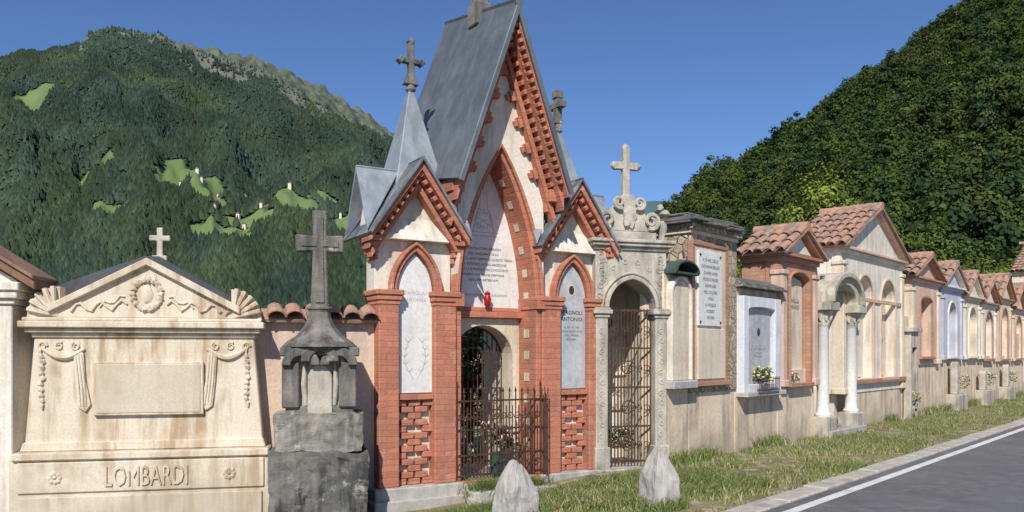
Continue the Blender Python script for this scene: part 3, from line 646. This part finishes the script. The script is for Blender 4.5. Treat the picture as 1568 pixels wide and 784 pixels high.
g=aedicule('cream_shrine',16.1,1.9,1.4,3.3,3.95,.9,CREAM,WHITEP,[.95],.45,2.5,1.5,.45,back=CREAM); g.done()
g=aedicule('white_arched_shrine',18.2,2.0,1.4,3.2,3.85,.9,WHITEP,TERRA,[1.0],.5,2.4,1.4,.5,back=GMARBLE,pil=WHITEP); g.done()
g=aedicule('pink_gabled_shrine',20.5,2.1,1.3,3.45,4.2,.9,CREAM,TERRA,[1.05],.5,2.6,1.4,.5,back=WHITEP,pil=PINK); g.done()
g=aedicule('cream_shrine',22.9,2.0,1.3,3.2,3.9,.9,CREAM,TERRA,[1.0],.5,2.4,1.4,.5,back=CREAM,pil=CREAM); g.done()
g=aedicule('brick_shrine',25.3,2.2,.5,3.5,4.2,.9,TERRA,CREAM,[1.1],.5,2.6,1.2,.5,back=IRON); g.done()
g=aedicule('white_arched_shrine',27.9,2.4,.5,3.4,4.1,.9,WHITEP,PINK,[1.2],.6,2.4,.8,.6,back=GMARBLE); g.done()
g=aedicule('yellow_house',31.5,7,.3,5.2,6.8,1.5,CREAM,WHITEP,[1.8,5.2],.5,3.2,1.8,.3,back=IRON,tilesr=.12); g.done()
DT=G('doorway_tomb',at(10.45,.05),ANG); add=DT.add
add('frame',GSTONE,wallarch(0,.6,-.1,2.1,.3,.2,.03,1.7,-.15,.02)); add('cap',GSTONE,box(-.08,.68,-.22,.02,2.1,2.2)); add('panel',IRON,box(.1,.5,-.03,-.0,0,1.74)); flowers(DT,.3,-.1,.5,.18,[YEL,WHITEF],30); DT.done()
for s,cc,hh in ((14.3,ORANGE,1.25),(17.6,WHITEF,.95),(20.9,YEL,1.1)):
    g=G('grave_planter',at(s,0),ANG); g.add('plinth',GSTONE,box(0,1.0,-.35,0,-.1,.45),.02); g.add('headstone',GSTONE,prism(archpoly(.2,.14,.1,hh,.45),-.28,-.1),.02)
    flowers(g,.6,-.2,.75,.28,[cc,cc,WHITEF],60); g.done()

# ------------------------------------------------------------------ bollards
def bollard(x,y,z,w,h,seed,rot):
    g=G('stone_bollard',(x,y,z),rot)
    V,F=roughbox(-w/2,w/2,-w/2,w/2,-.1,h,seed,12,.03,5,.35)
    V2=[]
    for a,b,c in V:
        t=max(0,min(1,(c/h))); k=1.02-.22*t-.5*max(0,(t-.55)/.45)**1.2
        n=mn.noise_vector(Vector((a,b,c))*16+Vector((seed,3,0)))*.009
        V2.append((a*k+.04*t+n.x,b*k+n.y,c+n.z-.1*a*t/w))
    g.add('rough_stone',GRANITE,(V2,F),0,False); g.done()
bollard(.03,8.35,-.17,.36,.6,4,35); bollard(1.53,8.4,-.02,.33,.58,12,20)

# ------------------------------------------------------------------ terrain
def sm(t): t=np.clip(t,0,1); return t*t*(3-2*t)
def gz(x,y): return -.27*sm((1.9-x)/3.2)*sm((y-5.5)/2)
def vnoise(x,y,seed=0):
    def h(i,j):
        n=(i.astype(np.int64)*374761393+j.astype(np.int64)*668265263+seed*1442695)&0x7fffffff
        n=((n^(n>>13))*1274126177)&0x7fffffff; return (n&0xffff)/65535.
    xi=np.floor(x);yi=np.floor(y);fx=x-xi;fy=y-yi; fx=fx*fx*(3-2*fx);fy=fy*fy*(3-2*fy)
    return (h(xi,yi)*(1-fx)+h(xi+1,yi)*fx)*(1-fy)+(h(xi,yi+1)*(1-fx)+h(xi+1,yi+1)*fx)*fy
def fbm(x,y,o=5,seed=0):
    a=.5;s=0
    for k in range(o): s=s+a*(vnoise(x*2**k,y*2**k,seed+k)-.5); a*=.55
    return s
def npmesh(name,V,F,m,cols=None,link=True):
    me=bpy.data.meshes.new(name); k=F.shape[1]
    me.vertices.add(len(V)); me.vertices.foreach_set('co',V.astype(np.float32).ravel())
    me.loops.add(F.size); me.loops.foreach_set('vertex_index',F.astype(np.int32).ravel())
    me.polygons.add(len(F)); me.polygons.foreach_set('loop_start',(np.arange(len(F))*k).astype(np.int32))
    me.update(calc_edges=True)
    if cols is not None:
        a=me.color_attributes.new('Col','FLOAT_COLOR','POINT'); c=np.ones((len(V),4),np.float32); c[:,:3]=cols; a.data.foreach_set('color',c.ravel())
    me.materials.append(m)
    ob=bpy.data.objects.new(name,me)
    if link: coll.objects.link(ob)
    return ob
def gridmesh(name,X,Y,Z,m,cols=None):
    nr,nc=X.shape; V=np.stack([X,Y,Z],-1).reshape(-1,3)
    i=np.arange(nr*nc).reshape(nr,nc); F=np.stack([i[:-1,:-1],i[:-1,1:],i[1:,1:],i[1:,:-1]],-1).reshape(-1,4)
    return npmesh(name,V,F,m,cols)
GROUND=mat('grass_ground',(.15,.155,.06),(.27,.23,.13),1.5,.95,.6,30,spots=(.40,.34,.24),spotr=(.50,.61))
p_=np.concatenate([np.arange(-12,40,.25),40*1.25**np.arange(0,24)]); q_=-12*1.3**np.arange(1,24); ax=np.sort(np.concatenate([q_,p_]))
X,Y=np.meshgrid(ax,ax); Z=gz(X,Y)+.03*fbm(X*1.5,Y*1.5)*(abs(X)<40)
road_n=((X-2.4)*.742-(Y-11.6)*.67)
Z=np.where(road_n>2.1,np.minimum(Z,-.02),Z)
gridmesh('ground',X,Y,Z,GROUND)

def path(n,s):
    if s>=-3: return A0+T*s+N*n
    p=A0+T*(-3)+N*n; k=-3.
    while k>s:
        st=min(.5,k-s); a=math.radians(max(10,47.9-(-3-k)*5)); p=p-Vector((math.cos(a),math.sin(a),0))*st; k-=st
    return p
def ribbon(name,n0,n1,z,ss,m):
    V=[];F=[]
    for s in ss:
        for n in (n0,n1): p=path(n,s); V.append((p.x,p.y,z))
    for i in range(len(ss)-1): F.append((2*i,2*i+1,2*i+3,2*i+2))
    me=bpy.data.meshes.new(name); me.from_pydata(V,[],F); me.materials.append(m); o=bpy.data.objects.new(name,me); coll.objects.link(o); return o
ASPH=mat('asphalt',(.18,.18,.185),(.145,.145,.15),.8,.9,.7,110,spots=(.115,.115,.12),spotr=(.56,.7),streak=(.24,.235,.225),samt=.4)
LINEM=mat('road_paint',(.76,.75,.72),(.64,.63,.61),3,.8,.2,60,spots=(.34,.34,.34),spotr=(.58,.70))
KERB=mat('kerb_stone',(.56,.52,.45),(.46,.43,.38),3,.9,.4,60,streak=(.3,.27,.22),samt=.5)
ss=[-22+i for i in range(20)]+[0,20,60,140]
ribbon('road',2.45,9.3,.006,ss,ASPH); ribbon('edge_line',2.62,2.74,.011,ss,LINEM); ribbon('edge_line',9.0,9.12,.011,ss,LINEM)
KG=G('kerb'); s=-12.
while s<70:
    l=R(.85,1.1)
    a,b,c,d=[path(n,q) for n,q in ((2.2+R(-.015,.015),s),(2.47,s),(2.47,s+l-.012),(2.2+R(-.015,.015),s+l-.012))]; zt=.035+R(-.006,.006)
    KG.add('kerb_stones',KERB,([(p.x,p.y,-.1) for p in (a,b,c,d)]+[(p.x,p.y,zt) for p in (a,b,c,d)],[(3,2,1,0),(4,5,6,7),(0,1,5,4),(1,2,6,5),(2,3,7,6),(3,0,4,7)]),.012); s+=l
KG.done()

def blades(name,pts,hmin,hmax,wd,dryp=.3):
    n=len(pts); a=np.random.uniform(0,6.28,n); h=np.random.uniform(hmin,hmax,n); w=wd*np.random.uniform(.6,1.3,n)
    dx,dy=np.cos(a)*w,np.sin(a)*w; lean=np.random.normal(0,.45,(n,2))*h[:,None]
    b0=pts+np.stack([dx,dy,0*dx],-1); b1=pts-np.stack([dx,dy,0*dx],-1)
    mid=pts+np.stack([lean[:,0]*.35,lean[:,1]*.35,h*.6],-1); m0=mid+np.stack([dx,dy,0*dx],-1)*.7; m1=mid-np.stack([dx,dy,0*dx],-1)*.7
    tip=pts+np.stack([lean[:,0],lean[:,1],h],-1); t2=tip+1e-3
    V=np.stack([b0,b1,m0,m1,tip,t2],1).reshape(-1,3); i=np.arange(n)[:,None]*6
    F=np.concatenate([i+np.array([[0,1,3,2]]),i+np.array([[2,3,5,4]])])
    g=np.random.uniform(0,1,n); dry=(np.random.uniform(0,1,n)<dryp+.9*fbm(pts[:,0]*.9,pts[:,1]*.9,3,21))
    c=np.stack([.10+.08*g,.15+.07*g,.035+.02*g],-1); c[dry]=[.38,.33,.18]
    return npmesh(name,V,F,GB,np.repeat(c,6,0))
GB=bpy.data.materials.new('grass_blade'); GB.use_nodes=True; _n=GB.node_tree; _a=_n.nodes.new('ShaderNodeAttribute'); _a.attribute_name='Col'; _n.links.new(_a.outputs[0],_n.nodes['Principled BSDF'].inputs['Base Color']); _n.nodes['Principled BSDF'].inputs['Roughness'].default_value=.7
n=170000; s=np.random.uniform(0,1,n)**1.5*36-4; q=np.random.uniform(.0,2.22,n)
x=2.4+.67*s+.742*q; y=11.6+.742*s-.67*q
d=fbm(x*1.3,y*1.3,4,5)+np.random.normal(0,.07,n)-.06*(q>1.7)-.05*(q<.4)
keep=(d>.0)
cx_,cy_=x+.19,y-10.35; lx=cx_*.861+cy_*.509; ly=-cx_*.509+cy_*.861
keep&=~((lx>-1.9)&(lx<1.95)&(ly>-.82))
wn=-(x-1.15)*.292+(y-11.03)*.956
keep&=~((wn>-.1)&(s<0.5))
pts=np.stack([x,y,gz(x,y)],-1)[keep]
blades('grass',pts,.02,.085,.006,.32)
n=9000; s=np.random.uniform(-1,30,n); q=np.abs(np.random.normal(.03,.08,n))+.02; x=2.4+.67*s+.742*q; y=11.6+.742*s-.67*q
k=vnoise(s*1.7,s*0,3)>.45
blades('weeds',np.stack([x,y,0*x],-1)[k],.06,.26,.008,.15)
n=26000; lx=np.random.uniform(-1.6,2.6,n); ly=np.random.uniform(-2.4,-.83,n)
x=-.19+.861*lx-.509*ly; y=10.35+.509*lx+.861*ly; k=fbm(x*2,y*2,4,8)>-.05
blades('grass_tuft',np.stack([x,y,gz(x,y)],-1)[k],.04,.13,.006,.15)
n=2500; cxs=np.random.choice([-.3,-.1,.3],n); lx=cxs+np.random.normal(0,.12,n); ly=np.random.normal(-.33,.07,n)
x=-.19+.861*lx-.509*ly; y=10.35+.509*lx+.861*ly
blades('weeds',np.stack([x,y,0*x-.16],-1),.08,.22,.008,.1)
n=1800; a=np.random.uniform(0,6.28,n); b=np.random.randint(0,2,n); r=np.random.uniform(.16,.32,n)
x=np.where(b,.03,1.53)+r*np.cos(a); y=np.where(b,8.35,8.4)+r*np.sin(a)
blades('grass_tuft',np.stack([x,y,gz(x,y)],-1),.06,.16,.006,.15)

# ------------------------------------------------------------------ trees
def leafcloud(nclump,nleaf,size,rad,h0,hr,seed,clr=.22,minr=.35):
    rs=np.random.RandomState(seed); d=rs.normal(size=(nclump,3)); d/=np.linalg.norm(d,axis=1)[:,None]
    rr=rs.uniform(minr,1,nclump)**.5; c=d*rr[:,None]*np.array([rad,rad,hr]); c[:,2]+=h0
    c[:,:2]*=(1-.3*np.clip((c[:,2]-h0)/hr,0,1))[:,None]
    cr=rs.uniform(.6,1.2,nclump)*clr
    o=rs.normal(size=(nclump,nleaf,3)); o/=np.linalg.norm(o,axis=2)[...,None]; dirs=o.reshape(-1,3).copy(); o*= (rs.uniform(.5,1,(nclump,nleaf))**.5)[...,None]
    P=(c[:,None,:]+o*cr[:,None,None]*np.array([1,1,.75])).reshape(-1,3); n=len(P)
    # leaf faces loosely follow the crown surface so each crown has a sunny and a shaded side
    cd=(P-np.array([0,0,h0]))/np.array([rad,rad,hr]); cd/=np.linalg.norm(cd,axis=1)[:,None]+1e-6
    nr=dirs*.6+cd*.8+rs.normal(size=(n,3))*.4; nr/=np.linalg.norm(nr,axis=1)[:,None]
    u=np.cross(nr,rs.normal(size=(n,3))); u/=np.linalg.norm(u,axis=1)[:,None]; v=np.cross(nr,u)
    sz=(size*rs.uniform(.6,1.3,n))[:,None]
    V=np.stack([P-u*sz,P-v*sz*.7,P+u*sz,P+v*sz*.7],1).reshape(-1,3); F=np.arange(4*n).reshape(-1,4)
    b=np.repeat(rs.uniform(.6,1.25,nclump),nleaf)*rs.uniform(.8,1.2,n)
    return V,F,np.repeat(np.stack([b,b,b],-1),4,0)
LEAFH=leafmat('hill_foliage',(.042,.068,.02),(.06,.088,.026),'Col',True,3)
LEAFN=leafmat('tree_foliage',(.10,.15,.03),(.14,.18,.045),'Col',True,.6)
BARK=mat('bark',(.12,.09,.065),(.08,.06,.045),8,.95,.6,20)
def instancer(name,child,pts,scales,parent):
    n=len(pts); a=np.random.uniform(0,6.28,n); r=scales*.5
    V=[]
    for k in range(4):
        t=a+k*math.pi/2+math.pi/4; V.append(pts+np.stack([np.cos(t)*r*1.4142,np.sin(t)*r*1.4142,0*r],-1))
    V=np.stack(V,1).reshape(-1,3); F=np.arange(4*n).reshape(-1,4)
    ob=npmesh(name,V,F,LEAFH); ob.instance_type='FACES'; ob.use_instance_faces_scale=True; ob.instance_faces_scale=1; ob.show_instancer_for_render=False; ob.show_instancer_for_viewport=False
    child.parent=ob; ob.parent=parent; return ob
def template(nm,conif,seed):
    if conif:
        V,F,c=leafcloud(16,34,.04,.24,.62,.55,seed,.14,.5); return npmesh(nm,V,F,LEAFH,c*np.array([.7,.82,.95]))
    V,F,c=leafcloud(20,34,.036,.34,.55,.42,seed,.15,.5); return npmesh(nm,V,F,LEAFH,c)
ks=np.array([-.1,.05,.14,.19,.257,.322,.379,.46,.533,.637,.9,1.4]); es=np.array([.0,.02,.125,.165,.215,.262,.298,.355,.408,.485,.62,.66])-.012
def hill(k,t):
    y=120+360*t; e=np.interp(k,ks,es)
    z=e*y*np.sin(np.clip(t,0,1)*1.5708)**.9
    return k*y,y,z+(fbm(k*y/50,y/50,4,9)*26-2)*np.clip(t*3,0,1)*np.clip((k)*4,0,1)
kk,tt=np.meshgrid(np.linspace(-.1,1.4,140),np.linspace(0,1.25,90)); hx,hy,hz=hill(kk,tt)
hz=np.where(tt>1,hz-(tt-1)*300,hz)-1
HILLM=mat('hill_soil_shade',(.014,.02,.008),(.02,.03,.011),.05,.95,.2,.5)  # soil kept near black, painting in the shade between tree crowns
gridmesh('forest_hill',hx,hy,hz,HILLM)
FE=bpy.data.objects.new('hill_forest',None); coll.objects.link(FE)
n=6800; k=np.random.uniform(.04,.95,n); t=np.random.uniform(0,1.0,n)**.85; x,y,z=hill(k,t)
sc=7+10*np.random.uniform(0,1,n)**1.6*(.6+.8*vnoise(x/45,y/45,33)); typ=np.random.choice(5,n,p=[.27,.27,.26,.1,.1])
for i in range(5):
    mk=typ==i; ch=template('forest_tree_part_%d'%i,i>=3,20+i)
    instancer('forest_stand_%d'%i,ch,np.stack([x,y,z-2.2],-1)[mk],sc[mk],FE)
kk,tt=np.meshgrid(np.linspace(-.2,.6,60),np.linspace(0,1,20)); yy=3500+3000*tt
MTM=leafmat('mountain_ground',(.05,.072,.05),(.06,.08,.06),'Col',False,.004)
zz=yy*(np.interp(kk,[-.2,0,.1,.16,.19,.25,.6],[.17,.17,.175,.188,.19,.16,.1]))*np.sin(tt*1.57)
gridmesh('distant_hills',kk*yy,yy,zz,MTM,np.ones((kk.size,3))*np.array([1.6,1.9,2.6]))  # blue multiplier puts distance haze into the hill colour

mu=np.array([-1500,-400,0,30,60,100,125,135,165,185,210,240,262,300,330,380,400,440,480,540,600,700,850,950,1100,1300]); mv=np.array([150,110,92,80,78,72,66,50,42,44,48,50,62,76,86,100,108,128,152,184,212,262,320,370,430,520])
mk_=(mu-784)/1230.; me_=(540-mv)/1230.
def mount(k,t):
    y=900+2300*t; e=np.interp(k,mk_,me_); zr=e*3200
    x=k*y
    rid=np.abs(fbm(k*7+3,t*2.0,4,31))*-1
    z=zr*np.clip(t,0,1)**1.12+ (rid*420+60+fbm(x/220,y/220,4,7)*90)*np.clip(t*3,0,1)*np.clip((1-t)*5,0,1)+fbm(k*60,t*10,4,3)*34*np.clip(t*3,0,1)
    return x,y,z
kk,tt=np.meshgrid(np.linspace(-1.9,.45,560),np.linspace(0,1.15,180)); mx,my,mz=mount(kk,tt); mz=np.where(tt>1,mz-(tt-1)*2500,mz)
MEAD=[(-.395,.335,.036,.032),(-.375,.28,.022,.026),(-.43,.30,.014,.018),(-.595,.63,.024,.026),(-.52,.36,.02,.018),(-.28,.27,.032,.020),(-.33,.235,.036,.016),(-.5,.24,.02,.016),(-.36,.20,.035,.016),(-.24,.31,.022,.018),(-.2,.25,.024,.018)]
def meadow(k,t):
    w=fbm(k*40,t*40,3,77)*.8; m=np.zeros_like(k)-1
    for a,b,c,d in MEAD: m=np.maximum(m,1-np.sqrt(((k-a)/c)**2+((t-b)/d)**2)+w*.9)
    return m
md=meadow(kk,tt)
def rocky(k,t): return (((t-.86)*7+fbm(k*60,t*30,4,5)*1.8>.5)&(k>-.54)&(k<-.1)&(t>.86))|((fbm(k*30,t*22,5,50)>.36)&(t>.5))
col=np.ones(kk.shape+(3,))*np.array([.65,.7,.75]); col=np.where((md>-.1)[...,None],np.array([2.5,2.6,1.3]),col)  # base tint leans blue, slight haze put into the colour
rk=rocky(kk,tt)
col=np.where(rk[...,None],np.array([2.6,1.9,2.1])*(1+.8*fbm(kk*200,tt*120,3,9))[...,None],col)
gridmesh('mountain',mx,my,mz,MTM,col.reshape(-1,3))
ru=np.array([150,240,330,420,500,560,600,700,900]); rv=np.array([80,62,74,99,139,174,200,257,332])
kk2,tt2=np.meshgrid(np.linspace(-.5,.1,300),np.linspace(0,1,30)); y2=3500+900*tt2
z2=np.interp(kk2,(ru-784)/1230.,(540-rv)/1230.)*4400*(.72+.28*tt2)+fbm(kk2*90,tt2*6,5,13)*90
gridmesh('distant_ridge',kk2*y2,y2,z2,MTM,(np.array([1.9,1.6,1.5])*(1+1.4*fbm(kk2*150,tt2*15,4,15))[...,None]).reshape(-1,3))
n=150000; k=np.random.uniform(-.95,.2,n); t=np.random.uniform(.05,1.0,n)
kp=(meadow(k,t+.004)<-.2)&~(rocky(k,t)&(np.random.uniform(0,1,n)<.85)); k=k[kp];t=t[kp];n=len(k)
x,y,z=mount(k,t); h=np.random.uniform(11,24,n)*(1-.3*t)*(.75+.5*vnoise(k*60,t*40,2)); r=h*np.random.uniform(.24,.44,n)
V=[np.stack([x,y,z+h],-1)]; a0=np.random.uniform(0,6,n)
for j in range(5):
    a=a0+j*2*math.pi/5; rj=r*np.random.uniform(.7,1.2,n); V.append(np.stack([x+rj*np.cos(a),y+rj*np.sin(a),z-h*.05+np.random.uniform(0,.25,n)*h],-1))
V=np.stack(V,1).reshape(-1,3); i=np.arange(n)[:,None]*6
F=np.concatenate([i+np.array([[0,1+j,1+(j+1)%5]]) for j in range(5)])
b=np.random.uniform(.6,1.3,n)*(.65+.6*vnoise(k*25,t*16,8)); wm=np.clip(vnoise(k*18,t*12,4)*1.6-.3+np.random.normal(0,.2,n),0,1)
c=np.stack([b*(.85+.4*wm),b*(.95+.25*wm),b*(1.12-.2*wm)],-1)  # tree tint leans blue for haze, warmer at random
npmesh('mountain_forest',V,F,leafmat('mountain_tree',(.034,.054,.036),(.046,.068,.042),'Col',False,.004),np.repeat(c,6,0))
HM=G('mountain_hamlet')
for i in range(20):
    kx=random.choice([-.39,-.3,-.35,-.22,-.36,-.28])+R(-.03,.03); tx=R(.2,.36)
    x,y,z=mount(np.array([kx]),np.array([tx])); x,y,z=float(x[0]),float(y[0]),float(z[0])
    w=R(1.8,3.2); z+=7; HM.add('houses',WHITEP,box(x-w,x+w,y-4,y+4,z-12,z+2.5),0); HM.add('house_roofs',WOOD,prism([(x-w-1,z+2.5),(x+w+1,z+2.5),(x,z+5)],y-5,y+5),0)
HM.done()

def tree(name,x,y,h,rad,seed,nc=80,nl=110,z0=0,leaf=.10):
    g=G(name,(x,y,z0)); rs=random.Random(seed)
    g.add('trunk',BARK,tube([(0,0,-.3),(rs.uniform(-.1,.1),0,h*.25),(rs.uniform(-.2,.2),.1,h*.55),(0,0,h*.85)],[h*.03,h*.024,h*.016,h*.004],8),0,True)
    for i in range(9):
        a=rs.uniform(0,6.28); zz=h*rs.uniform(.3,.65); L=rad*rs.uniform(.5,.9)
        g.add('limbs',BARK,tube([(0,0,zz),(L*.5*math.cos(a),L*.5*math.sin(a),zz+L*.35),(L*math.cos(a),L*math.sin(a),zz+L*.6)],[h*.01,h*.007,h*.003],5),0,True)
    g.done()
    V,F,c=leafcloud(nc,nl,leaf,rad*.9,h*.6,h*.4,seed,rad*.28)
    o=npmesh('crown',V,F,LEAFN,c); o.parent=g.e
for i,(x,y,h,r) in enumerate([(16.5,43,11.5,3.0),(14,42,8.5,2.8),(20,46,9.5,3.2),(24.5,47,9.2,2.5),(11.5,36,7,2.4),(27,50,8.5,3),(9.5,40,7.5,2.6),(31,52,7.5,3)]):
    tree('leafy_tree',x,y,h,r,40+i)
for i,(x,y,h,r) in enumerate([(-2.2,14.2,2.6,1.2),(-.8,15.0,2.3,1.1),(-3.6,15.2,2.0,1.1)]):
    tree('garden_shrub',x,y,h,r,60+i,60,110,-.2,.05)

# ------------------------------------------------------------------ light, sky, camera
sd=Vector((-.16,-.985,0)).normalized(); el=math.radians(40)
sdir=Vector((sd.x*math.cos(el),sd.y*math.cos(el),math.sin(el)))
L=bpy.data.lights.new('sun','SUN'); L.energy=5.0; L.angle=math.radians(.5); L.color=(1,.95,.86)
lo=bpy.data.objects.new('sun',L); coll.objects.link(lo); lo.rotation_euler=(-sdir).to_track_quat('-Z','Y').to_euler(); lo.location=(0,-10,30)
w=bpy.data.worlds.new('World'); scene.world=w; w.use_nodes=True; nt=w.node_tree
sk=nt.nodes.new('ShaderNodeTexSky'); sk.sky_type='NISHITA'; sk.sun_disc=False; sk.sun_elevation=el; sk.sun_rotation=math.atan2(sd.x,sd.y); sk.altitude=900; sk.air_density=1.0; sk.dust_density=.15; sk.ozone_density=4.5
tint=mixc(nt,1.0,sk.outputs[0],(.84,.95,1.15),'MULTIPLY')
nt.links.new(tint,nt.nodes['Background'].inputs[0]); nt.nodes['Background'].inputs[1].default_value=.1
cam=bpy.data.cameras.new('camera'); co=bpy.data.objects.new('camera',cam); coll.objects.link(co); co.location=(0,0,1.6); co.rotation_euler=(math.radians(90),0,0)
cam.sensor_width=36; cam.lens=36*1230/1568; cam.shift_y=148/1568; cam.clip_end=20000; cam.clip_start=.1
scene.camera=co
scene.view_settings.view_transform='Standard'; scene.view_settings.look='None'; scene.view_settings.exposure=0
